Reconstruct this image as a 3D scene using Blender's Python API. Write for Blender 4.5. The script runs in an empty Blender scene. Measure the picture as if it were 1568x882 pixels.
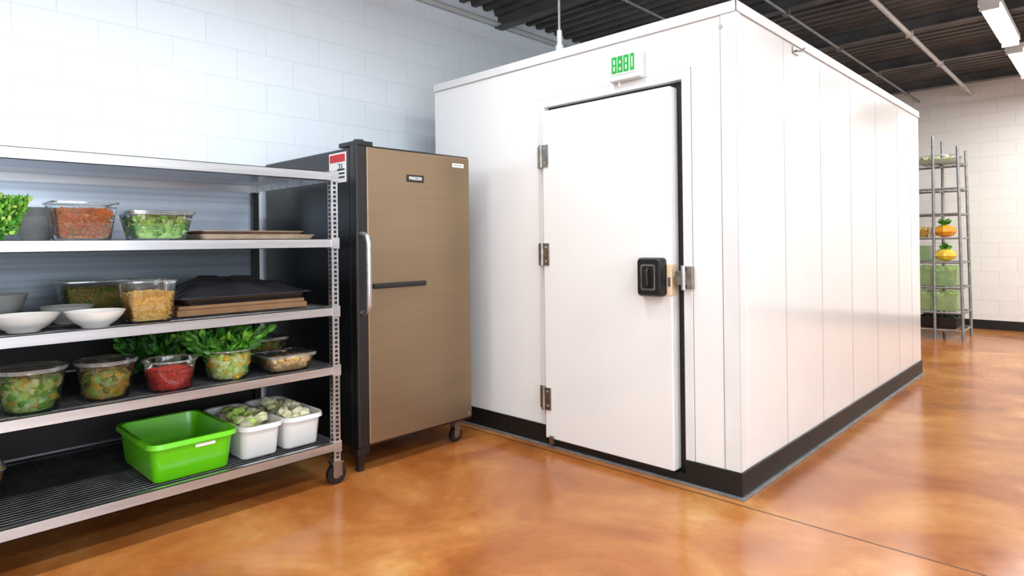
import bpy, math, random
from mathutils import Vector, Matrix
random.seed(7)
R=random.random
def U(a,b): return a+(b-a)*R()
def lin(c):
    return tuple((x/255/12.92 if x/255<=0.04045 else ((x/255+0.055)/1.055)**2.4) for x in c)+(1,)
# ---------------- materials
def new(name):
    m=bpy.data.materials.new(name); m.use_nodes=True
    nt=m.node_tree; return m,nt,nt.nodes['Principled BSDF']
def pm(name,c1,c2=None,scale=8,rough=0.5,metal=0,bump=0,coat=0,stretch=(1,1,1),rvar=0,emit=0,spec=0.5):
    m,nt,b=new(name); N=nt.nodes; L=nt.links
    c2=c2 or tuple(x*0.96 for x in c1)
    tc=N.new('ShaderNodeTexCoord'); mp=N.new('ShaderNodeMapping'); mp.inputs['Scale'].default_value=stretch
    L.new(tc.outputs['Object'],mp.inputs['Vector'])
    no=N.new('ShaderNodeTexNoise'); no.inputs['Scale'].default_value=scale; no.inputs['Detail'].default_value=4
    L.new(mp.outputs[0],no.inputs['Vector'])
    cr=N.new('ShaderNodeValToRGB'); cr.color_ramp.elements[0].position=0.35; cr.color_ramp.elements[1].position=0.65
    cr.color_ramp.elements[0].color=lin(c1); cr.color_ramp.elements[1].color=lin(c2)
    L.new(no.outputs[0],cr.inputs[0]); L.new(cr.outputs[0],b.inputs['Base Color'])
    b.inputs['Roughness'].default_value=rough; b.inputs['Metallic'].default_value=metal
    b.inputs['Coat Weight'].default_value=coat; b.inputs['Coat Roughness'].default_value=0.1
    b.inputs['Specular IOR Level'].default_value=spec
    if rvar:
        mr=N.new('ShaderNodeMapRange'); mr.inputs[3].default_value=rough-rvar; mr.inputs[4].default_value=rough+rvar
        L.new(no.outputs[0],mr.inputs[0]); L.new(mr.outputs[0],b.inputs['Roughness'])
    if bump:
        bp=N.new('ShaderNodeBump'); bp.inputs['Strength'].default_value=bump; bp.inputs['Distance'].default_value=0.01
        L.new(no.outputs[0],bp.inputs['Height']); L.new(bp.outputs[0],b.inputs['Normal'])
    if emit:
        b.inputs['Emission Color'].default_value=lin(c1); b.inputs['Emission Strength'].default_value=emit
    return m
def clear(name,tint,base=0.05,rough=0.06,haze=0.0,hazecol=(200,205,205)):
    m=bpy.data.materials.new(name); m.use_nodes=True; nt=m.node_tree; N=nt.nodes; L=nt.links
    N.remove(N['Principled BSDF']); o=N['Material Output']
    t=N.new('ShaderNodeBsdfTransparent'); t.inputs[0].default_value=lin(tint)
    g=N.new('ShaderNodeBsdfGlossy'); g.inputs['Roughness'].default_value=rough; g.inputs[0].default_value=(0.9,0.9,0.9,1)
    fr=N.new('ShaderNodeFresnel'); fr.inputs[0].default_value=1.4
    ad=N.new('ShaderNodeMath'); ad.operation='ADD'; ad.use_clamp=True; ad.inputs[1].default_value=base; L.new(fr.outputs[0],ad.inputs[0])
    mx=N.new('ShaderNodeMixShader'); L.new(ad.outputs[0],mx.inputs[0]); L.new(t.outputs[0],mx.inputs[1]); L.new(g.outputs[0],mx.inputs[2])
    d=N.new('ShaderNodeBsdfDiffuse'); d.inputs[0].default_value=lin(hazecol)
    m2=N.new('ShaderNodeMixShader'); m2.inputs[0].default_value=haze; L.new(mx.outputs[0],m2.inputs[1]); L.new(d.outputs[0],m2.inputs[2])
    L.new(m2.outputs[0],o.inputs[0]); return m
def block_mat(name,c1,c2,mortar,axis):
    m,nt,b=new(name); N=nt.nodes; L=nt.links
    tc=N.new('ShaderNodeTexCoord'); s=N.new('ShaderNodeSeparateXYZ'); c=N.new('ShaderNodeCombineXYZ')
    L.new(tc.outputs['Object'],s.inputs[0]); L.new(s.outputs[axis],c.inputs[0]); L.new(s.outputs[2],c.inputs[1])
    br=N.new('ShaderNodeTexBrick'); L.new(c.outputs[0],br.inputs['Vector'])
    br.inputs['Scale'].default_value=1; br.inputs['Brick Width'].default_value=0.406; br.inputs['Row Height'].default_value=0.203
    br.inputs['Mortar Size'].default_value=0.004; br.inputs['Mortar Smooth'].default_value=0.6
    br.inputs['Color1'].default_value=lin(c1); br.inputs['Color2'].default_value=lin(c2); br.inputs['Mortar'].default_value=lin(mortar)
    L.new(br.outputs['Color'],b.inputs['Base Color'])
    no=N.new('ShaderNodeTexNoise'); no.inputs['Scale'].default_value=60; L.new(tc.outputs['Object'],no.inputs['Vector'])
    ma=N.new('ShaderNodeMath'); ma.operation='MULTIPLY_ADD'; ma.inputs[1].default_value=-1.0; L.new(br.outputs['Fac'],ma.inputs[0])
    m2=N.new('ShaderNodeMath'); m2.operation='MULTIPLY'; m2.inputs[1].default_value=0.15; L.new(no.outputs[0],m2.inputs[0]); L.new(m2.outputs[0],ma.inputs[2])
    bp=N.new('ShaderNodeBump'); bp.inputs['Strength'].default_value=0.25; bp.inputs['Distance'].default_value=0.005
    L.new(ma.outputs[0],bp.inputs['Height']); L.new(bp.outputs[0],b.inputs['Normal'])
    b.inputs['Roughness'].default_value=0.45; return m
def floor_mat():
    m,nt,b=new('stained_concrete'); N=nt.nodes; L=nt.links
    tc=N.new('ShaderNodeTexCoord')
    def nz(sc,det,dist=0,ro=0.65):
        n=N.new('ShaderNodeTexNoise'); n.inputs['Scale'].default_value=sc; n.inputs['Detail'].default_value=det
        n.inputs['Distortion'].default_value=dist; n.inputs['Roughness'].default_value=ro
        L.new(tc.outputs['Object'],n.inputs['Vector']); return n
    a=nz(1.15,9,0.7,0.6); r=N.new('ShaderNodeValToRGB'); e=r.color_ramp.elements
    e[0].position=0.3; e[0].color=lin((134,74,34)); e[1].position=0.74; e[1].color=lin((206,158,100))
    x=e.new(0.45); x.color=lin((164,97,46)); x=e.new(0.58); x.color=lin((184,121,64))
    L.new(a.outputs[0],r.inputs[0])
    c=nz(9,12,0.4,0.75); r2=N.new('ShaderNodeValToRGB'); r2.color_ramp.elements[0].position=0.33; r2.color_ramp.elements[1].position=0.7
    r2.color_ramp.elements[0].color=(0.72,0.68,0.64,1); r2.color_ramp.elements[1].color=(1.08,1.08,1.06,1)
    L.new(c.outputs[0],r2.inputs[0])
    mx=N.new('ShaderNodeMix'); mx.data_type='RGBA'; mx.blend_type='MULTIPLY'; mx.inputs[0].default_value=0.6
    L.new(r.outputs[0],mx.inputs[6]); L.new(r2.outputs[0],mx.inputs[7]); L.new(mx.outputs[2],b.inputs['Base Color'])
    mr=N.new('ShaderNodeMapRange'); mr.inputs[3].default_value=0.08; mr.inputs[4].default_value=0.3
    L.new(c.outputs[0],mr.inputs[0]); L.new(mr.outputs[0],b.inputs['Roughness'])
    bp=N.new('ShaderNodeBump'); bp.inputs['Strength'].default_value=0.07; bp.inputs['Distance'].default_value=0.003
    L.new(c.outputs[0],bp.inputs['Height']); L.new(bp.outputs[0],b.inputs['Normal'])
    return m
M={}
M['white']=pm('insulated_panel_white',(232,233,234),(229,230,231),3,0.18,coat=0.6)
M['whitetrim']=pm('panel_trim',(224,226,228),None,3,0.3)
M['seam']=pm('panel_seam',(150,152,155),None,3,0.5)
M['seamlight']=pm('panel_joint',(168,168,166),None,3,0.4)
M['black']=pm('black_plastic',(14,14,15),(20,20,21),6,0.35)
M['rubber']=pm('black_rubber',(8,8,9),(14,14,15),6,0.5)
M['steel']=pm('brushed_steel',(204,207,211),(176,180,184),20,0.3,0.92,stretch=(1,0.05,1))
M['steeld']=pm('steel_hardware',(168,164,156),(140,136,130),20,0.35,1)
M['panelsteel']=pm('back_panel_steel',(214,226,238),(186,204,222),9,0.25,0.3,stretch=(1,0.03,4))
M['panelgrey']=pm('back_panel_grey',(118,130,142),(96,108,118),14,0.35,0.3,stretch=(1,0.03,3))  # darker copy of the back panel, shade put into its colour
M['wire']=pm('wire_black',(66,67,70),(84,85,88),10,0.3,0.7)
M['darkliner']=pm('dark_liner',(9,9,10),None,10,0.6)  # black standing in for deep shade behind and below the lower shelves
M['bronze']=pm('bronze_steel',(142,122,98),(138,118,94),2,0.34,0.75,stretch=(1,1,12))
M['fridgeblack']=pm('fridge_black',(16,18,21),(21,23,27),4,0.3)
M['red']=pm('label_red',(205,32,36)); M['label']=pm('label_white',(240,240,238))
M['green_led']=pm('display_green',(10,150,58),emit=0.1)
M['display']=pm('display_face',(196,216,200))
M['boxgrey']=pm('display_housing',(204,208,210),None,5,0.4)
M['beige']=pm('strike_beige',(226,205,170))
M['clear']=clear('clear_plastic',(248,252,252),0.03,0.06,0.02)
M['smoke']=clear('smoked_plastic',(222,226,226),0.04,0.08,0.04,(140,144,144))
M['rimc']=clear('plastic_rim',(220,226,226),0.15,0.1,0.2,(190,196,196))
M['film']=pm('black_film',(34,36,42),(48,51,57),5,0.13,bump=0.5)
M['card']=pm('cardboard',(160,122,86),(144,106,74),12,0.8)
M['tan']=pm('baking_pan_tan',(178,152,126),(150,126,104),12,0.4,0.4)
M['porcelain']=pm('white_porcelain',(240,240,236),None,5,0.25)
M['greybowl']=pm('grey_bowl',(160,164,164),None,5,0.35)
M['lime']=pm('lime_plastic',(104,206,18),(96,198,14),4,0.3,coat=0.3)
M['bin']=pm('white_bin_plastic',(236,238,238),None,4,0.35)
M['galv']=pm('galvanised',(150,152,154),(128,130,132),12,0.45,0.6)
M['lgrey']=pm('conduit_light',(196,198,198),None,6,0.45)
M['beam']=pm('ceiling_beam',(88,88,89),(70,70,71),5,0.6)
M['deck']=pm('roof_deck',(96,90,86),(72,69,67),2,0.5,0.2)
M['tube']=pm('lamp_tube',(255,252,246),emit=9)
M['sky']=pm('window_daylight',(214,230,250),emit=2.0)  # glowing pane of the added fill windows
M['lampbody']=pm('lamp_housing',(225,225,225))
def vm(n,a,b,rough=0.5,sc=25): M[n]=pm(n,a,b,sc,rough,bump=0.3)
vm('herb',(82,160,44),(130,198,66)); vm('herb2',(42,114,32),(90,162,50)); vm('herbdark',(24,68,26),(44,98,38))
vm('lettuce',(156,204,80),(200,226,124)); vm('lettucepale',(216,230,158),(234,240,188)); 
vm('carrot',(226,128,62),(204,98,46)); vm('carrotb',(176,92,54),(214,138,84)); vm('grain',(186,152,78),(150,130,60))
vm('pasta',(244,196,98),(250,218,138)); vm('pasta2',(234,172,76),(244,206,120))
vm('redpep',(226,36,32),(240,66,54)); vm('yellow',(240,206,72),(224,182,50)); vm('olive',(150,162,56),(112,134,44))
vm('mush',(222,190,140),(190,150,104)); vm('cauli',(236,232,202),(220,220,176)); vm('orange',(236,164,36),(218,144,30))
# ---------------- mesh builder
class MB:
    def __init__(s): s.v=[];s.f=[];s.m=[];s.mats=[]
    def mi(s,k):
        if k not in s.mats: s.mats.append(k)
        return s.mats.index(k)
    def add(s,vs,fs,k):
        o=len(s.v); s.v+= [Vector(v) for v in vs]; i=s.mi(k)
        for f in fs: s.f.append([o+j for j in f]); s.m.append(i)
    def box(s,x0,x1,y0,y1,z0,z1,k,rot=None):
        vs=[Vector((x,y,z)) for z in(z0,z1) for y in(y0,y1) for x in(x0,x1)]
        if rot:
            c=Vector(((x0+x1)/2,(y0+y1)/2,(z0+z1)/2)); vs=[c+rot@(v-c) for v in vs]
        s.add(vs,[(0,2,3,1),(4,5,7,6),(0,1,5,4),(2,6,7,3),(0,4,6,2),(1,3,7,5)],k)
    def loft(s,rings,k,cap0=True,cap1=True):
        n=len(rings[0]); vs=[p for r in rings for p in r]; fs=[]
        for i in range(len(rings)-1):
            for j in range(n):
                a=i*n+j;b=i*n+(j+1)%n; fs.append((a,b,b+n,a+n))
        if cap0: fs.append(tuple(range(n-1,-1,-1)))
        if cap1: fs.append(tuple(range((len(rings)-1)*n,len(rings)*n)))
        s.add(vs,fs,k)
    def tube(s,pts,r,k,n=8):
        pts=[Vector(p) for p in pts]; rings=[]
        up=None
        for i,p in enumerate(pts):
            t=(pts[min(i+1,len(pts)-1)]-pts[max(i-1,0)]).normalized()
            if up is None: up=Vector((0,0,1)) if abs(t.z)<0.9 else Vector((1,0,0))
            a=t.cross(up).normalized(); b=a.cross(t).normalized(); up=b
            rr=r[i] if isinstance(r,(list,tuple)) else r
            rings.append([p+rr*(math.cos(2*math.pi*j/n)*a+math.sin(2*math.pi*j/n)*b) for j in range(n)])
        s.loft(rings,k)
    def blob(s,c,r,k,sq=(1,1,1),rough=0.2):
        c=Vector(c); rot=Matrix.Rotation(U(0,6.28),3,'Z')@Matrix.Rotation(U(-1,1),3,'X')
        n=7; rings=[]
        for i in range(1,5):
            th=math.pi*i/5; rings.append([c+rot@Vector((math.sin(th)*math.cos(2*math.pi*j/n)*r*sq[0],math.sin(th)*math.sin(2*math.pi*j/n)*r*sq[1],math.cos(th)*r*sq[2])) + Vector((U(-1,1),U(-1,1),U(-1,1)))*r*rough*0.5 for j in range(n)])
        s.loft(rings,k)
    def shred(s,c,l,w,k):
        d=Vector((U(-1,1),U(-1,1),U(-0.5,0.5))).normalized()*l/2; b=Vector((U(-1,1),U(-1,1),U(-1,1)))*l*0.2
        c=Vector(c); s.tube([c-d,c+b*0.6,c+d],[w*0.7,w,w*0.7],k,4)
    def leaf(s,c,l,w,k,d=None,n=None):
        c=Vector(c); d=(Vector(d) if d else Vector((U(-1,1),U(-1,1),U(-0.2,1)))).normalized()
        q=Vector((U(-1,1),U(-1,1),U(-1,1))); a=d.cross(q).normalized(); u=a.cross(d)
        cur=U(-0.3,0.3)*l; prof=[(0,0.1),(0.25,0.8),(0.55,1),(0.8,0.6),(1,0.05)]
        vs=[]
        for t,ww in prof:
            p=c+d*l*t-u*cur*t*t
            vs+=[p-a*w*ww+u*w*0.3*ww,p-u*0.15*w*ww,p+a*w*ww+u*w*0.3*ww]
        fs=[]
        for i in range(4):
            o=i*3; fs+=[(o,o+1,o+4,o+3),(o+1,o+2,o+5,o+4)]
        s.add(vs,fs,k)
    def clampz(s,lo,hi):
        for v in s.v: v.z=min(max(v.z,lo),hi)
    def build(s,name,loc=(0,0,0),parent=None,bevel=0,smooth=False,seg=2):
        loc=Vector(loc); me=bpy.data.meshes.new(name)
        me.from_pydata([tuple(v-loc) for v in s.v],[],s.f); 
        for k in s.mats: me.materials.append(M[k])
        for p,i in zip(me.polygons,s.m): p.material_index=i; p.use_smooth=smooth
        me.update()
        o=bpy.data.objects.new(name,me); bpy.context.scene.collection.objects.link(o)
        o.location=loc
        if parent:
            o.parent=parent; o.location=loc-Vector(parent['w'])
        o['w']=tuple(loc)
        if bevel:
            b=o.modifiers.new('b','BEVEL'); b.width=bevel; b.segments=seg; b.limit_method='ANGLE'; b.angle_limit=math.radians(50)
        if smooth:
            try: me.set_sharp_from_angle(angle=math.radians(40))
            except Exception: pass
        return o
def empty(name,loc):
    o=bpy.data.objects.new(name,None); bpy.context.scene.collection.objects.link(o); o.location=loc; o['w']=tuple(loc); o.empty_display_size=0.1; return o
def text(body,name,size,loc,rot,k,parent):
    c=bpy.data.curves.new(name,'FONT'); c.body=body; c.size=size; c.extrude=0.0006; c.align_x='CENTER'; c.align_y='CENTER'; c.offset=size*0.015
    c.materials.append(M[k]); o=bpy.data.objects.new(name,c); bpy.context.scene.collection.objects.link(o)
    o.parent=parent; o.location=Vector(loc)-Vector(parent['w']); o.rotation_euler=rot; return o
def rr(cx,cy,hx,hy,r,z,ang=0,seg=5):
    r=min(r,hx-1e-4,hy-1e-4); P=[]
    for q,(sx,sy) in enumerate([(1,1),(-1,1),(-1,-1),(1,-1)]):
        for i in range(seg+1):
            a=math.pi/2*q+math.pi/2*i/seg
            x=sx*(hx-r)+r*math.cos(a); y=sy*(hy-r)+r*math.sin(a)
            P.append(Vector((cx+x*math.cos(ang)-y*math.sin(ang),cy+x*math.sin(ang)+y*math.cos(ang),z)))
    return P
# ---------------- room
XW=-4.32; YB=11.1; XR=4.0; YF=-3.5; ZC=3.5
M['cmu_l']=block_mat('painted_block_cool',(222,232,241),(220,230,239),(208,219,230),1)
M['cmu_b']=block_mat('painted_block_warm',(234,232,228),(231,229,225),(214,211,205),0)
M['floor']=floor_mat()
b=MB(); b.box(XW-0.2,XR+0.2,YF-0.2,YB+0.2,-0.1,0,'floor'); b.build('floor')
b=MB(); b.box(XW-0.2,XW,YF-0.2,YB+0.2,0,ZC+0.1,'cmu_l'); b.build('wall_left')
b=MB(); b.box(XW,XR,YB,YB+0.2,0,ZC+0.1,'cmu_b'); b.build('wall_back')
b=MB(); b.box(XR,XR+0.2,YF-0.2,YB+0.2,0,ZC+0.1,'cmu_l'); b.build('wall_right')
b=MB(); b.box(XW,XR,YF-0.2,YF,0,ZC+0.1,'cmu_b'); b.build('wall_front')
b=MB(); b.box(XW,XW+0.015,YF,YB,0,0.13,'rubber'); b.build('baseboard_left')
b=MB(); b.box(XW+0.015,XR-0.015,YB-0.015,YB,0,0.13,'rubber'); b.build('baseboard_back')
b=MB(); b.box(XR-0.015,XR,YF,YB,0,0.13,'rubber'); b.build('baseboard_right')
for i,y0 in enumerate([-3.2,-1.35,0.5]):  # unseen windows added on the right wall to fill the shelves with light
    b=MB(); y1=y0+1.7; z0,z1=0.7,2.5
    b.box(XR-0.012,XR-0.004,y0,y1,z0,z1,'sky')
    for a,c_,d,e_ in [(y0-0.05,y0,z0-0.05,z1+0.05),(y1,y1+0.05,z0-0.05,z1+0.05),(y0,y1,z0-0.05,z0),(y0,y1,z1,z1+0.05),((y0+y1)/2-0.02,(y0+y1)/2+0.02,z0,z1)]: b.box(XR-0.05,XR,a,c_,d,e_,'whitetrim')
    b.build('window_%d'%(i+1),(XR,(y0+y1)/2,1.6))
    l=bpy.data.lights.new('window_light','AREA'); l.shape='RECTANGLE'; l.size=1.6; l.size_y=1.7; l.energy=48; l.color=(0.94,0.97,1)  # added area light, fill for the shelf contents
    lo=bpy.data.objects.new('window_light',l); bpy.context.scene.collection.objects.link(lo); lo.location=(XR-0.06,(y0+y1)/2,1.6); lo.rotation_euler=(math.pi/2,0,math.pi/2)
# ceiling
b=MB(); prof=[]; y=YF
while y<YB:
    prof+=[(y,ZC),(y+0.05,ZC),(y+0.065,ZC+0.05),(y+0.135,ZC+0.05)]; y+=0.15
vs=[];fs=[]
for (yy,z) in prof: vs+=[(XW,yy,z),(XR,yy,z)]
for i in range(len(prof)-1): fs.append((2*i,2*i+2,2*i+3,2*i+1))
b.add(vs,fs,'deck'); b.box(XW,XR,YF,YB,ZC+0.055,ZC+0.12,'deck'); b.build('ceiling')
for i,yy in enumerate([-2.2,-0.4,1.4,2.9,4.35,5.85,7.35,8.85,10.35]):
    b=MB(); b.box(XW,XR,yy-0.05,yy+0.05,ZC-0.015,ZC,'beam'); b.box(XW,XR,yy-0.006,yy+0.006,ZC-0.12,ZC-0.01,'beam'); b.box(XW,XR,yy-0.05,yy+0.05,ZC-0.135,ZC-0.12,'beam'); b.build('ceiling_beam')
for xx,r,k in [(-1.5,0.022,'lgrey'),(-2.15,0.014,'galv'),(-3.0,0.014,'galv'),(0.9,0.02,'galv')]:
    b=MB(); b.tube([(xx,YF,ZC-0.16),(xx,YB,ZC-0.16)],r,k,10)
    for yy in [-2.2,-0.4,1.4,2.9,4.35,5.85,7.35,8.85,10.35]: b.box(xx-0.03,xx+0.03,yy-0.02,yy+0.02,ZC-0.165-r,ZC-0.13,k)
    b.build('ceiling_conduit',smooth=True)
b=MB(); b.tube([(XW+0.03,YF,ZC-0.1),(XW+0.03,YB,ZC-0.1)],0.025,'lgrey',10); b.build('wall_conduit',smooth=True)
b=MB(); b.box(XW,XR,3.0,3.006,0.0,0.0008,'rubber'); b.build('trim_floor_joint')
# ---------------- lamps
def lamp(x,y,w,L=1.45,col=(1,0.99,0.97)):
    z=ZC-0.22; e=MB()
    e.box(x-0.08,x+0.08,y-L/2,y+L/2,z,z+0.05,'lampbody')
    e.tube([(x-0.04,y-L/2+0.03,z-0.022),(x-0.04,y+L/2-0.03,z-0.022)],0.018,'tube',8)
    e.tube([(x+0.04,y-L/2+0.03,z-0.022),(x+0.04,y+L/2-0.03,z-0.022)],0.018,'tube',8)
    for s in(-1,1):
        e.box(x-0.07,x+0.07,y+s*(L/2)-0.012,y+s*(L/2)+0.012,z-0.05,z+0.05,'lampbody')
        e.tube([(x,y+s*L*0.4,z+0.04),(x,y+s*L*0.4,ZC+0.03)],0.006,'galv',6)
    o=e.build('fluorescent_lamp',(x,y,z))
    l=bpy.data.lights.new('tube_light','AREA'); l.shape='RECTANGLE'; l.size=0.14; l.size_y=L-0.1; l.energy=w; l.color=col
    lo=bpy.data.objects.new('tube_light',l); bpy.context.scene.collection.objects.link(lo); lo.parent=o; lo.location=(0,0,-0.05)
W=40
for y in(7.42,9.2): lamp(-0.78,y,W*1.0)
for y in(-1.6,0.4,2.4): lamp(-0.2,y,W,col=(0.97,0.99,1))
for y in(-1.6,0.3,2.1): lamp(-2.3,y,W*0.8,col=(0.92,0.97,1))
for y in(4.6,6.4,8.2,10.0): lamp(0.65,y,W*(0.35 if y<7 else 1.25))
for y in(-1,1.5): lamp(2.2,y,W)
for y in(5,9): lamp(2.6,y,W*0.9)
# ---------------- cold room
FX0,FX1,FY,BY,HT=-3.756,-1.383,3.085,7.087,2.5
OX0,OX1,OZ=-2.655,-1.683,2.165
root=empty('walk_in_cold_room',((FX0+FX1)/2,(FY+BY)/2,0)); 
b=MB()
b.box(FX0,FX1,FY+0.1,BY,0.0,HT,'white')
b.box(FX0,OX0,FY,FY+0.1,0.0,HT,'white'); b.box(OX1,FX1,FY,FY+0.1,0.0,HT,'white'); b.box(OX0,OX1,FY,FY+0.1,OZ,HT,'white')
b.build('insulated_walls',parent=root,bevel=0.003)
b=MB()
t=0.004
for x0,x1,z0,z1 in [(OX0-0.045,OX0,0.13,OZ+0.05),(OX1,OX1+0.05,0.13,OZ+0.05),(OX0,OX1,OZ,OZ+0.05)]:
    b.box(x0,x1,FY-0.008,FY,z0,z1,'whitetrim')
b.box(FX1-0.08,FX1+t,FY-t,FY,0.13,HT-0.03,'whitetrim'); b.box(FX1,FX1+t,FY-t,FY+0.05,0.13,HT-0.03,'whitetrim')
b.box(FX0,FX1+0.008,FY-0.008,FY,HT-0.045,HT+0.008,'whitetrim'); b.box(FX1,FX1+0.008,FY-0.008,BY,HT-0.045,HT+0.008,'whitetrim')
b.build('edge_trim',parent=root,bevel=0.002)
b=MB()
for y in[3.71,4.32,4.95,5.6,6.28,6.75]:
    b.box(FX1,FX1+0.001,y-0.003,y+0.003,0.13,HT-0.045,'seamlight')
b.box(FX1-0.084,FX1-0.08,FY-0.002,FY,0.13,HT-0.045,'seam'); b.box(OX0-0.05,OX0-0.046,FY-0.002,FY,0.13,OZ+0.05,'seam')
b.box(OX1+0.05,OX1+0.054,FY-0.002,FY,0.13,OZ+0.054,'seam'); b.box(OX0-0.05,OX1+0.055,FY-0.002,FY,OZ+0.05,OZ+0.054,'seam')
b.box(FX0,FX1,FY-0.0085,FY,HT-0.049,HT-0.045,'seamlight'); b.box(FX1,FX1+0.0085,FY,BY,HT-0.049,HT-0.045,'seamlight')
b.build('panel_seams',parent=root)
b=MB()
b.box(FX0,OX0,FY-0.012,FY,0.012,0.13,'rubber'); b.box(OX1,FX1+0.012,FY-0.012,FY,0.012,0.13,'rubber'); b.box(FX1,FX1+0.012,FY,BY,0.012,0.13,'rubber')
b.box(OX0,OX1,FY-0.01,FY+0.06,0.0,0.05,'rubber')
b.box(FX0,FX1+0.03,FY-0.03,FY,0.0,0.012,'galv'); b.box(FX1,FX1+0.03,FY,BY,0.0,0.012,'galv')
b.build('base_kick_plate',parent=root,bevel=0.002)
b=MB(); b.box(OX0,OX1,FY+0.04,FY+0.1,0.04,OZ,'rubber'); b.build('door_gasket',parent=root)
dl=empty('door_leaf',(OX0,FY,0)); dl.parent=root; dl.location=Vector(dl['w'])-Vector(root['w'])
b=MB(); b.box(OX0+0.008,-1.737,FY-0.035,FY+0.045,0.06,2.135,'white'); b.build('door_slab',parent=dl,bevel=0.006)
b=MB(); b.box(OX0+0.02,-1.745,FY-0.02,FY+0.02,0.035,0.062,'rubber'); b.box(OX0+0.05,OX0+0.08,FY-0.05,FY-0.03,0.03,0.08,'steeld'); b.build('door_sweep',parent=dl)
for z in(1.848,1.225,0.31):
    b=MB(); x=OX0-0.002
    b.box(x-0.05,x-0.004,FY-0.016,FY,z-0.07,z+0.07,'steeld'); b.box(x+0.004,x+0.06,FY-0.044,FY-0.034,z-0.07,z+0.07,'steeld')
    b.tube([(x,FY-0.04,z-0.072),(x,FY-0.04,z+0.072)],0.014,'steeld',12); b.box(x-0.02,x,FY-0.045,FY-0.005,z-0.06,z+0.06,'steeld')
    for dz in(-0.045,0.045): b.tube([(x+0.035,FY-0.05,z+dz),(x+0.035,FY-0.04,z+dz)],0.007,'steel',8); b.tube([(x-0.03,FY-0.02,z+dz),(x-0.03,FY-0.01,z+dz)],0.007,'steel',8)
    b.build('door_hinge',parent=dl,bevel=0.0015)
lx,lz=-1.845,1.105; f=FY-0.035
b=MB()
b.loft([rr(lx,0,0.075,0.105,0.02,0),rr(lx,0,0.075,0.105,0.02,0.05),rr(lx,0,0.066,0.096,0.018,0.065)],'black')
b.v=[Vector((v.x,f-v.z,lz+v.y)) for v in b.v]
b.build('latch_body',parent=dl,smooth=True)
b=MB(); b.loft([rr(lx,0,0.045,0.07,0.012,0.066),rr(lx,0,0.045,0.07,0.012,0.068)],'steeld'); b.loft([rr(lx,0.0,0.036,0.061,0.01,0.067),rr(lx,0.0,0.036,0.061,0.01,0.0695)],'rubber')
b.v=[Vector((v.x,f-v.z,lz+v.y)) for v in b.v]
b.tube([(lx+0.0,f-0.07,lz-0.05),(lx+0.01,f-0.095,lz-0.04),(lx+0.01,f-0.1,lz+0.03),(lx,f-0.07,lz+0.045)],0.009,'black',8)
b.build('latch_handle',parent=dl,smooth=True)
b=MB(); b.box(-1.765,-1.735,f-0.006,FY+0.01,lz-0.1,lz+0.07,'beige'); b.box(-1.758,-1.742,f-0.009,f-0.005,lz-0.05,lz+0.0,'steeld'); b.build('latch_plate',parent=dl,bevel=0.003)
b=MB(); b.box(OX1+0.005,OX1+0.06,FY-0.03,FY,lz-0.06,lz+0.06,'steeld'); b.box(OX1-0.03,OX1+0.03,FY-0.045,FY-0.015,lz-0.04,lz+0.035,'steeld'); b.tube([(OX1+0.02,FY-0.05,lz-0.065),(OX1+0.02,FY-0.05,lz+0.065)],0.012,'steel',10); b.build('latch_strike',parent=root,bevel=0.003)
b=MB(); b.box(-2.12,-1.91,FY-0.05,FY,2.215,2.38,'boxgrey'); b.build('temperature_display',(-2.0,FY,2.3),parent=root,bevel=0.01,seg=3)
b=MB(); x0=-2.105; b.box(x0,x0+0.165,FY-0.052,FY-0.048,2.25,2.368,'display')
for i in range(3): b.box(x0+0.008+i*0.04,x0+0.008+i*0.04+0.034,FY-0.054,FY-0.05,2.262,2.355,'green_led')
for i in range(3):
    for q in range(2): b.box(x0+0.02+i*0.04,x0+0.03+i*0.04,FY-0.0545,FY-0.05,2.275+0.038*q,2.3+0.038*q-(0.008 if i==1 else 0),'display')
b.box(x0+0.132,x0+0.158,FY-0.054,FY-0.05,2.262,2.355,'green_led'); b.box(x0+0.141,x0+0.149,FY-0.0545,FY-0.05,2.28,2.338,'display')
b.build('display_face',parent=root)
b=MB(); b.tube([(-2.07,FY-0.02,2.216),(-2.07,FY-0.02,2.2),(-2.07,FY,2.195)],0.008,'label',8); b.build('display_cable',parent=root)
b=MB(); b.box(FX1,FX1+0.008,3.84,3.94,2.4,2.44,'steeld'); b.tube([(FX1+0.005,3.89,2.42),(FX1+0.04,3.89,2.41),(FX1+0.05,3.91,2.43)],0.006,'steel',8); b.build('side_bracket',parent=root)
b=MB(); b.tube([(-1.46,FY-0.006,2.39),(-1.46,FY,2.39)],0.012,'seam',12); b.build('corner_rivet',parent=root)
b=MB(); b.tube([(-2.70,3.3,2.5),(-2.70,3.3,2.72)],0.018,'lgrey',10); b.tube([(-2.70,3.3,2.5),(-2.70,3.3,2.52)],0.04,'lgrey',12); b.tube([(-2.70,3.3,2.57),(-2.70,3.3,2.62)],0.028,'lgrey',12); b.tube([(-2.70,3.3,2.7),(-2.70,3.3,ZC+0.01)],0.009,'galv',8); b.build('roof_conduit',(-2.7,3.3,2.5),smooth=True)
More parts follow.
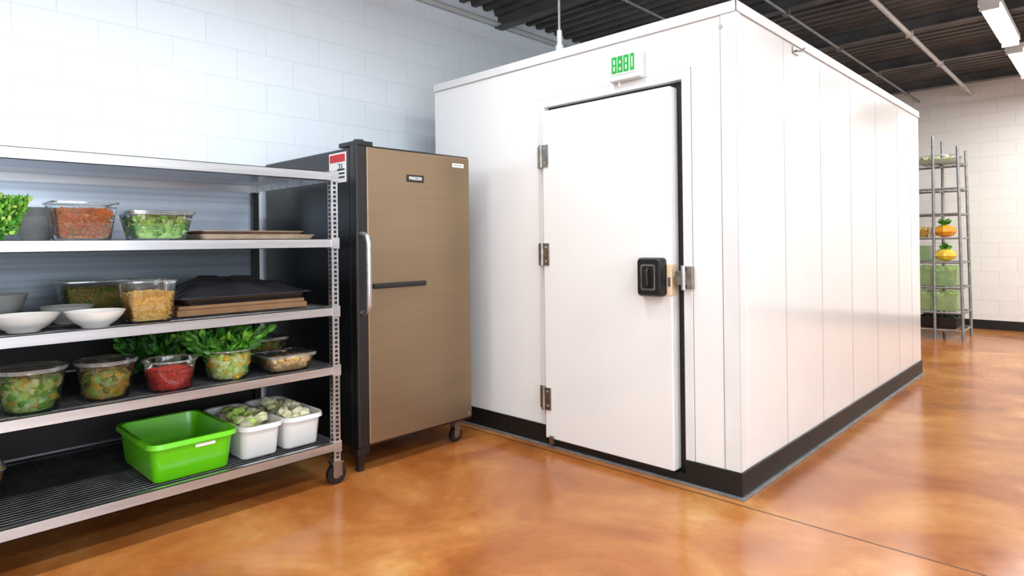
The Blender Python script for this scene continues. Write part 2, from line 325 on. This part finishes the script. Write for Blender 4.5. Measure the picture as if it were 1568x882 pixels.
# ---------------- fridge
fx,fy0,fy1=-3.106,1.975,2.84
root=empty('upright_refrigerator',(-3.65,2.4,0))
b=MB(); b.box(-4.25,fx-0.075,fy0+0.005,fy1-0.005,0.13,1.86,'fridgeblack'); b.build('cabinet',parent=root,bevel=0.008)
b=MB(); b.box(fx-0.07,fx-0.006,fy0,fy1,0.14,1.872,'black'); b.build('door',parent=root,bevel=0.012,seg=3)
b=MB(); b.box(fx-0.02,fx,fy0+0.07,fy1-0.004,0.155,1.862,'bronze'); b.build('door_skin',parent=root,bevel=0.006)
b=MB(); b.box(fx-0.2,fx-0.01,fy0+0.01,fy0+0.12,1.868,1.895,'black'); b.tube([(fx-0.05,fy0+0.05,1.86),(fx-0.05,fy0+0.05,1.905)],0.03,'black',12); b.build('top_hinge',parent=root,bevel=0.004)
b=MB(); hy=fy0+0.035; P=[(fx-0.01,hy,1.36),(fx+0.02,hy,1.358),(fx+0.05,hy,1.345),(fx+0.06,hy,1.31),(fx+0.062,hy,1.2),(fx+0.062,hy,1.05),(fx+0.06,hy,0.96),(fx+0.05,hy,0.925),(fx+0.02,hy,0.912),(fx-0.01,hy,0.91)]
b.tube(P,0.016,'steel',12); b.build('handle',parent=root,smooth=True)
b=MB(); b.box(fx-0.002,fx+0.022,2.075,2.455,1.045,1.075,'black'); b.build('pull_bar',parent=root,bevel=0.008,seg=3)
b=MB(); b.box(fx-0.001,fx+0.004,2.325,2.455,1.678,1.722,'black'); b.build('badge',parent=root,bevel=0.002)
text('FREEZER','badge_text',0.026,(fx+0.0045,2.39,1.70),(math.pi/2,0,math.pi/2),'label',root)
b=MB(); b.box(fx-0.001,fx+0.002,2.69,2.785,1.795,1.82,'label'); b.box(fx,fx+0.0025,2.70,2.775,1.804,1.811,'seam'); b.build('rating_label',parent=root)
b=MB(); b.box(-3.40,-3.215,fy0+0.002,fy0+0.006,1.665,1.84,'label'); b.box(-3.39,-3.225,fy0+0.0005,fy0+0.003,1.785,1.83,'red'); b.box(-3.385,-3.33,fy0+0.0005,fy0+0.003,1.69,1.74,'red')
for i in range(3): b.box(-3.31,-3.23,fy0+0.0005,fy0+0.003,1.69+i*0.022,1.70+i*0.022,'rubber')
b.build('warning_sticker',parent=root); text('21','sticker_text',0.05,(-3.27,fy0,1.755),(math.pi/2,0,0),'rubber',root)
b=MB()
b.loft([[Vector((fx-0.06+s*0.02*a,fy0+0.04+t_*0.02*a,z)) for s,t_ in((-1,-1),(1,-1),(1,1),(-1,1))] for z,a in((0.0,0.9),(0.03,0.8),(0.14,1.5))],'black')
b.box(fx-0.1,fx-0.02,fy0,fy0+0.08,0.1,0.14,'black'); b.build('leg',parent=root)
def caster(b,x,y,ztop,r):
    b.tube([(x-0.014,y,r),(x+0.014,y,r)],r,'rubber',20); b.tube([(x-0.016,y,r),(x+0.016,y,r)],r*0.45,'steeld',12)
    b.box(x-0.022,x-0.017,y-r*0.5,y+r*0.5,r*0.8,ztop,'steeld'); b.box(x+0.017,x+0.022,y-r*0.5,y+r*0.5,r*0.8,ztop,'steeld'); b.box(x-0.024,x+0.024,y-r*0.6,y+r*0.6,ztop-0.012,ztop,'steeld')
for (x,y) in[(fx-0.06,fy1-0.1),(-4.18,fy0+0.08),(-4.18,fy1-0.08)]:
    b=MB(); caster(b,x,y,0.14,0.045); b.build('caster',parent=root)
b=MB(); b.tube([(fx-0.005,fy1-0.03,0.18),(fx+0.004,fy1-0.03,0.18)],0.01,'steel',10); b.build('kick_screw',parent=root)
# ---------------- shelving
SX0,SX1,SY0,SY1=-4.08,-3.078,-0.02,1.837
LV=[1.673,1.31,0.94,0.62,0.205]
root=empty('steel_shelving_rack',((SX0+SX1)/2,(SY0+SY1)/2,0))
b=MB()
for z in LV:
    h=0.024
    b.box(SX1-0.003,SX1,SY0,SY1-0.03,z-h,z+h,'steel'); b.box(SX1-0.03,SX1,SY0,SY1-0.03,z+h-0.003,z+h,'steel'); b.box(SX1-0.03,SX1,SY0,SY1-0.03,z-h,z-h+0.003,'steel')
    b.box(SX0,SX0+0.003,SY0,SY1,z-h,z+h,'steel')
    b.box(SX0,SX1-0.03,SY1-0.012,SY1-0.008,z-h,z+h,'steel'); b.box(SX0,SX1-0.03,SY0,SY0+0.004,z-h,z+h,'steel')
b.build('shelf_rails',parent=root)
b=MB(); z=LV[0]; b.box(SX0,SX1-0.03,SY0,SY1-0.012,z+0.018,z+0.0225,'panelsteel'); z=LV[1]; b.box(SX0,SX1-0.03,SY0,SY1-0.012,z+0.014,z+0.0205,'panelsteel')
b.build('solid_shelves',parent=root)
b=MB()
for z in LV[2:]:
    b.box(SX0+0.01,SX1-0.03,SY0+0.005,SY1-0.013,z-0.004,z-0.001,'darkliner')  # black sheet in place of the shaded floor seen between the wires
    x=SX0+0.02
    while x<SX1-0.03: b.tube([(x,SY0,z+0.014),(x,SY1-0.01,z+0.014)],0.0035,'wire',5); x+=0.03
    for i in range(7):
        y=SY0+0.1+i*0.275; b.tube([(SX0,y,z+0.009),(SX1-0.02,y,z+0.009)],0.0045,'wire',5)
b.build('wire_decks',parent=root,smooth=True)
b=MB(); b.box(SX0-0.006,SX0-0.002,SY0+0.02,SY1-0.03,LV[1]+0.02,LV[0],'panelsteel'); b.box(SX0-0.006,SX0-0.002,SY0+0.02,SY1-0.03,LV[2],LV[1]+0.02,'panelgrey'); b.box(SX0-0.006,SX0-0.002,SY0+0.02,SY1-0.03,0.15,LV[2],'darkliner'); b.build('back_panel',parent=root)  # panel colours step darker downward, painting in the shade under the shelves
b=MB()
for (x,y) in[(SX1-0.018,SY1-0.018),(SX0+0.018,SY1-0.018),(SX1-0.018,SY0-0.018),(SX0+0.018,SY0-0.018)]:
    kk='steel' if x>-3.5 else 'black'
    w=0.02; b.box(x-w,x+w,y-w,y+w,0.12,1.7,kk)
    z=0.14
    while z<1.69:
        b.box(x-0.009,x+0.009,y-w-0.0012,y+w+0.0012,z,z+0.016,'rubber'); b.box(x-w-0.0012,x+w+0.0012,y-0.009,y+0.009,z,z+0.016,'rubber'); z+=0.024
    for z in LV: b.box(x-w-0.005,x+w+0.005,y-w-0.004,y+w+0.005,z-0.03,z+0.03,'steel')
b.build('posts',parent=root,bevel=0.0015,seg=1)
for (x,y) in[(SX1-0.018,SY1-0.018),(SX0+0.018,SY1-0.018),(SX1-0.018,SY0-0.018),(SX0+0.018,SY0-0.018)]:
    b=MB(); caster(b,x,y,0.125,0.055); b.build('caster',parent=root)
# ---------------- containers
def container(name,cx,cy,z0,hx,hy,h,taper=0.82,rad=0.03,mat='clear',ang=0,fill=None,lid=None,rim=0.006,parent=None):
    b=MB()
    def ring(sx,z,off=0): return rr(cx,cy,hx*sx+off,hy*sx+off,rad*(1 if rad<0.05 else sx*1),z,ang)
    z1=z0+h
    b.loft([ring(taper-0.05,z0),ring(taper,z0+0.006),ring(1,z1-0.006)],mat,True,False)
    b.loft([ring(1,z1-0.007),ring(1,z1-0.007,rim),ring(1,z1,rim),ring(1,z1,-0.002),ring(1,z1-0.007)],'rimc' if mat in('clear','smoke') else mat,False,False)
    o=b.build(name,(cx,cy,z0),smooth=True,parent=parent)
    if lid:
        l=MB(); l.loft([ring(1,z1+0.001,rim+0.003),ring(1,z1+0.009,rim+0.003)],'rimc',False,False); l.loft([ring(1,z1+0.009,rim+0.003),ring(0.92,z1+0.012)],lid,False,True); l.build('lid',(cx,cy,z0),parent=o,smooth=True)
    if fill:
        c=MB(); fh=fill['h']; core=fill.get('core',fill['m'][0])
        s1=taper+(1-taper)*fh/h
        sz=fill.get('s',0.02)
        c.loft([ring(taper,z0+0.008,-sz*0.4-0.006),ring(s1,z0+fh-sz*0.5,-sz*0.4-0.006)],core)
        for i in range(fill['n']):
            u=U(-1,1);v=U(-1,1); z=U(sz*0.5,fh)
            if R()<0.45: z=fh-U(0,sz*0.5)
            elif R()<0.9:
                if R()<0.5: u=1 if R()<0.8 else -1
                else: v=1 if R()<0.3 else -1
            s=taper+(1-taper)*z/h
            if rad>=0.05:
                q=math.hypot(u,v); 
                if q>1: u/=q; v/=q
            X=u*(hx*s-0.004-sz*0.5); Y=v*(hy*s-0.004-sz*0.5)
            mound=fill.get('mound',0)*(1-u*u)*(1-v*v) if z>fh-sz else 0
            p=(cx+X*math.cos(ang)-Y*math.sin(ang),cy+X*math.sin(ang)+Y*math.cos(ang),z0+z+mound)
            k=random.choice(fill['m']); ty=fill['t']
            if ty=='blob': c.blob(p,sz*U(0.4,0.6),k,(1,U(0.7,1),U(0.6,1)))
            elif ty=='shred': c.shred(p,sz*U(0.7,1.0),sz*0.11,k)
            elif ty=='leaf': c.leaf(p,sz*U(0.6,0.9),sz*0.35,k)
        c.build(fill['name'],(cx,cy,z0),parent=o,smooth=fill['t']=='blob')
    return o
def bowl(name,cx,cy,z0,r,h,k,foot=0.45):
    b=MB(); n=28; rings=[]
    prof=[(foot,0),(foot+0.02,0.08),(0.72,0.35),(0.9,0.68),(1.0,1.0),(0.985,1.0),(0.88,0.7),(0.68,0.4),(0.4,0.2),(0.02,0.18)]
    for a,z in prof: rings.append([Vector((cx+r*a*math.cos(2*math.pi*i/n),cy+r*a*math.sin(2*math.pi*i/n),z0+z*h)) for i in range(n)])
    b.loft(rings,k); return b.build(name,(cx,cy,z0),smooth=True)
def bush(b,c,r,h,n,L,w,ks,stem='herb2'):
    c=Vector(c)
    for i in range(n):
        a=U(0,6.28); q=math.sqrt(R()); hh=U(0.15,1)*h; p=c+Vector((math.cos(a)*q*r*(0.4+0.6*hh/h),math.sin(a)*q*r*(0.4+0.6*hh/h),hh))
        d=(p-c)+Vector((U(-.6,.6),U(-.6,.6),U(-.3,.6)))*r; b.leaf(p,L*U(0.6,1.2),w*U(0.7,1.2),random.choice(ks),d)
        if i%6==0: b.tube([c+Vector((U(-.2,.2)*r,U(-.2,.2)*r,0)),(c+p)/2+Vector((0,0,0.01)),p],0.0018,stem,4)
Z2=LV[1]+0.024
b=MB(); bush(b,(-3.26,0.40,Z2),0.12,0.17,1500,0.022,0.008,['herb','herb2','lettuce','herb']); b.build('leafy_herb_bunch',(-3.26,0.40,Z2))
bowl('glass_bowl',-3.56,0.58,Z2,0.12,0.15,'greybowl')
container('shredded_carrot_container',-3.29,0.70,Z2,0.105,0.12,0.165,fill=dict(name='shredded_carrot',h=0.13,n=1500,s=0.032,t='shred',m=['carrot','carrotb','carrot','grain'],core='carrotb',mound=0.01))
container('chopped_lettuce_container',-3.29,1.0,Z2,0.11,0.135,0.125,fill=dict(name='chopped_lettuce',h=0.095,n=700,s=0.036,t='leaf',m=['lettuce','herb','lettuce','lettucepale'],core='lettuce',mound=0.01),lid='clear')
def pan(name,x0,x1,y0,y1,z,h,k,fl=0.02):
    b=MB(); cx,cy,hx,hy=(x0+x1)/2,(y0+y1)/2,(x1-x0)/2,(y1-y0)/2
    b.loft([rr(cx,cy,hx-fl,hy-fl,0.02,z),rr(cx,cy,hx-0.006,hy-0.006,0.025,z+h-0.004),rr(cx,cy,hx,hy,0.03,z+h-0.004),rr(cx,cy,hx,hy,0.03,z+h),rr(cx,cy,hx-0.009,hy-0.009,0.025,z+h),rr(cx,cy,hx-fl-0.002,hy-fl-0.002,0.02,z+0.003)],k)
    return b.build(name,(cx,cy,z),smooth=True)
pan('sheet_pan',-3.72,-3.22,1.17,1.79,Z2,0.026,'tan'); 
p=pan('sheet_pan',-3.70,-3.25,1.19,1.74,Z2+0.026,0.02,'tan')
Z3=LV[2]+0.018
bowl('white_bowl',-3.27,0.49,Z3,0.125,0.07,'porcelain'); bowl('white_bowl',-3.22,0.732,Z3,0.115,0.07,'porcelain')
bowl('dark_bowl',-3.62,0.42,Z3,0.14,0.14,'greybowl'); 
bowl('grey_bowl',-3.47,0.68,Z3,0.105,0.08,'greybowl')
container('seasoned_grain_container',-3.75,0.86,Z3,0.13,0.16,0.18,mat='smoke',fill=dict(name='seasoned_grain',h=0.14,n=450,s=0.025,t='blob',m=['grain','olive'],core='grain'))
container('shredded_cheese_container',-3.27,0.953,Z3,0.10,0.10,0.19,taper=0.88,fill=dict(name='shredded_cheese',h=0.13,n=1300,s=0.03,t='shred',m=['pasta','pasta2','pasta'],core='pasta',mound=0.01))
root=empty('film_wrapped_catering_tray',(-3.50,1.45,Z3))
b=MB(); b.box(-3.70,-3.30,1.09,1.77,Z3,Z3+0.03,'card'); b.box(-3.69,-3.31,1.10,1.76,Z3+0.032,Z3+0.05,'card'); b.box(-3.685,-3.315,1.105,1.755,Z3+0.028,Z3+0.034,'tan'); b.build('cardboard_box',parent=root,bevel=0.004)
b=MB(); cx,cy=-3.50,1.44
z=Z3+0.05
b.loft([rr(cx,cy,0.19,0.3,0.03,z),rr(cx,cy,0.215,0.345,0.04,z+0.032),rr(cx,cy,0.235,0.365,0.05,z+0.036),rr(cx,cy,0.235,0.365,0.05,z+0.042),rr(cx,cy,0.2,0.33,0.04,z+0.04)],'film'); b.build('black_tray',parent=root,smooth=True)
b=MB(); n=36; vs=[];fs=[]
for i in range(n+1):
    for j in range(n+1):
        u=i/n*2-1; v=j/n*2-1; hgt=0.09*max(0,(1-u**4))*(1-abs(v+0.35)**2.2/2.2 if v>-0.35 else 1-((-0.35-v)/0.65)**2)
        wr=(1-u**4)*(1-v**4)*(0.007*math.sin(9*v+4*u)+0.005*math.sin(17*u-7*v+1)+0.003*math.sin(31*v+13*u))
        vs.append((cx+u*0.205,cy+v*0.335,z+0.04+max(0,hgt)+wr+U(-0.0008,0.0008)))
for i in range(n):
    for j in range(n): a=i*(n+1)+j; fs.append((a,a+n+1,a+n+2,a+1))
b.add(vs,fs,'film'); b.build('crumpled_film',parent=root,smooth=True)
Z4=LV[3]+0.018
container('brussels_sprout_tub',-3.23,0.505,Z4,0.12,0.12,0.17,rad=0.13,mat='smoke',fill=dict(name='brussels_sprouts',h=0.125,n=170,s=0.042,t='blob',m=['lettuce','lettuce','yellow','herb','lettucepale'],core='lettuce'),lid='clear')
container('roasted_vegetable_tub',-3.26,0.78,Z4,0.115,0.115,0.16,rad=0.13,mat='smoke',fill=dict(name='roasted_vegetables',h=0.11,n=170,s=0.04,t='blob',m=['yellow','olive','pasta2','lettuce'],core='yellow'),lid='clear')
container('red_pepper_tub',-3.22,1.03,Z4,0.113,0.113,0.14,rad=0.13,mat='smoke',fill=dict(name='diced_red_peppers',h=0.085,n=450,s=0.022,t='blob',m=['redpep'],core='redpep',mound=0.01),lid=None)
o=container('celery_and_herb_tub',-3.25,1.31,Z4,0.12,0.12,0.15,rad=0.13,fill=dict(name='celery_pieces',h=0.12,n=200,s=0.045,t='blob',m=['lettucepale','lettuce','yellow'],core='lettucepale'))
b=MB(); bush(b,(-3.28,1.31,Z4+0.09),0.21,0.13,420,0.055,0.015,['herb2','herbdark','herb2','herb']); b.clampz(Z4+0.05,0.905); b.build('herb_leaves',parent=o)
b=MB(); bush(b,(-3.66,1.1,Z4+0.003),0.19,0.19,420,0.06,0.016,['herbdark','herb2']); b.clampz(Z4+0.001,0.90); b.build('dark_herb_bunch',(-3.66,1.1,Z4))
container('mushroom_container',-3.23,1.60,Z4,0.11,0.125,0.085,fill=dict(name='mushrooms',h=0.07,n=140,s=0.04,t='blob',m=['mush','pasta','mush'],core='mush',mound=0.015),lid='clear')
container('stacked_deli_container',-3.6,1.62,Z4,0.12,0.13,0.13,mat='smoke',fill=dict(name='braised_vegetables',h=0.1,n=120,s=0.04,t='blob',m=['grain','olive'],core='grain'),lid='smoke')
Z5=LV[4]+0.018
def tub(name,x0,x1,y0,y1,z,h,k):
    b=MB(); cx,cy,hx,hy=(x0+x1)/2,(y0+y1)/2,(x1-x0)/2,(y1-y0)/2
    b.loft([rr(cx,cy,hx*0.82,hy*0.82,0.03,z),rr(cx,cy,hx*0.85,hy*0.85,0.04,z+0.012),rr(cx,cy,hx*0.93,hy*0.93,0.05,z+h-0.02),rr(cx,cy,hx,hy,0.06,z+h-0.016),rr(cx,cy,hx,hy,0.06,z+h-0.022),rr(cx,cy,hx+0.003,hy+0.003,0.06,z+h-0.022),rr(cx,cy,hx,hy,0.06,z+h),rr(cx,cy,hx*0.92,hy*0.92,0.05,z+h-0.002),rr(cx,cy,hx*0.82,hy*0.82,0.03,z+0.02)],k)
    return b.build(name,(cx,cy,z),smooth=True)
g=tub('green_plastic_tub',-3.68,-3.12,0.91,1.31,Z5,0.185,'lime')
b=MB(); b.box(-3.142,-3.137,1.11,1.2,Z5+0.135,Z5+0.15,'label'); b.build('tub_label',parent=g)
for i,(y0,y1) in enumerate([(1.335,1.556),(1.56,1.787)]):
    o=tub('white_storage_bin',-3.70,-3.14,y0,y1,Z5,0.17,'bin')
    b=MB(); cy=(y0+y1)/2
    b.loft([rr(-3.40,cy,0.22,0.08,0.03,Z5+0.03),rr(-3.40,cy,0.22,0.08,0.03,Z5+0.12)],'cauli')
    for q in range(40):
        b.blob((U(-3.6,-3.2),cy+U(-0.06,0.06),Z5+0.13+U(0,0.05)),U(0.025,0.045),random.choice(['cauli','cauli','lettucepale','cauli' if i else 'lettuce']),(1,0.8,0.7))
    b.build('cauliflower_florets',parent=o,smooth=True)
container('squash_container',-3.5,0.3,Z5,0.12,0.14,0.16,fill=dict(name='diced_squash',h=0.12,n=120,s=0.04,t='blob',m=['yellow','orange'],core='orange'))
# ---------------- far rack
root=empty('produce_rack',(-2.0,9.9,0))
rx0,rx1,ry0,ry1=-2.62,-1.42,9.62,10.22
b=MB()
for x in(rx0,-1.72,rx1):
    for y in(ry0,ry1):
        ins=0.04 if x==rx1 else 0
        b.tube([(x,y,0.0),(x-ins,y,2.45 if x!=-1.72 else 2.6)],0.018,'galv',8)
ZL=[2.25,1.92,1.60,1.29,0.98,0.66,0.34,0.12]
for z in ZL:
    xr=rx1-0.04*z/2.45
    for y in(ry0,ry1): b.tube([(rx0,y,z),(xr,y,z)],0.014,'galv',6)
    for x in(rx0,xr,-1.72): b.tube([(x,ry0,z),(x,ry1,z)],0.014,'galv',6)
    x=rx0+0.06
    while x<xr-0.02: b.tube([(x,ry0,z+0.006),(x,ry1,z+0.006)],0.004,'galv',4); x+=0.07
b.build('rack_frame',parent=root,smooth=True)
M['tintgreen']=clear('greenish_bin_plastic',(222,240,208),0.05,0.3,0.32,(196,220,178))
def rbin(name,cx,cy,z,hx,hy,h,mat,fill,t='blob',s=0.07,n=80,core=None):
    return container(name,cx,cy,z+0.014,hx,hy,h,0.94,0.03,mat,fill=dict(name='produce',h=h*0.85,n=n,s=s,t=t,m=fill,core=core or fill[0]),parent=root)
for x in(-1.71,-2.3):
    rbin('leafy_green_bin',x,9.92,ZL[5],0.22,0.25,0.26,'tintgreen',['lettuce','herb','lettucepale'],n=160)
    rbin('cabbage_bin',x,9.92,ZL[6],0.22,0.25,0.26,'tintgreen',['lettucepale','lettuce'],n=160)
    rbin('black_crate',x,9.92,ZL[7],0.22,0.25,0.14,'black',['herbdark'])
    rbin('empty_prep_bin',x,9.92,ZL[0],0.22,0.25,0.1,'smoke',['cauli'],n=20)
for x in(-1.95,-2.35):
    rbin('pepper_bin',x,9.92,ZL[4],0.16,0.25,0.2,'tintgreen',['herb','olive','herb2'],n=60)
    rbin('squash_bin',x,9.92,ZL[3],0.16,0.25,0.14,'clear',['yellow','orange','yellow'],n=60)
for (z,k) in[(ZL[3],'orange'),(ZL[4],'yellow')]:
    b=MB(); n=16; c=Vector((-1.63,9.80,z+0.015)); prof=[(0.15,0),(0.75,0.15),(1,0.45),(0.9,0.75),(0.5,0.95),(0.1,1.0)]
    b.loft([[c+Vector((math.cos(2*math.pi*i/n),math.sin(2*math.pi*i/n),0))*a*0.12*(1+0.06*math.cos(8*2*math.pi*i/n))+Vector((0,0,h*0.16)) for i in range(n)] for a,h in prof],k)
    b.tube([c+Vector((0,0,0.15)),c+Vector((0.01,0,0.19)),c+Vector((0.03,0,0.21))],0.012,'herb2',6)
    for q in range(10): b.leaf(c+Vector((0,0,0.17)),0.09,0.03,'herb2')
    b.build('squash',(c.x,c.y,c.z),smooth=True,parent=root)
# ---------------- camera
cam=bpy.data.cameras.new('camera'); co=bpy.data.objects.new('camera',cam); bpy.context.scene.collection.objects.link(co)
cam.lens=36*970/1568; cam.sensor_width=36; cam.shift_y=-69/1568; cam.clip_start=0.02
co.matrix_world=Matrix.Translation((0,0,1.3))@Matrix.Rotation(math.radians(43.8),4,'Z')@Matrix.Rotation(math.radians(90),4,'X')@Matrix.Rotation(math.radians(-0.7),4,'Z')
bpy.context.scene.camera=co
w=bpy.data.worlds.new('world'); w.use_nodes=True; w.node_tree.nodes['Background'].inputs[0].default_value=(0.8,0.88,1,1); w.node_tree.nodes['Background'].inputs[1].default_value=0.3; bpy.context.scene.world=w
vs=bpy.context.scene.view_settings; vs.view_transform='Standard'; vs.look='None'; vs.exposure=0.0
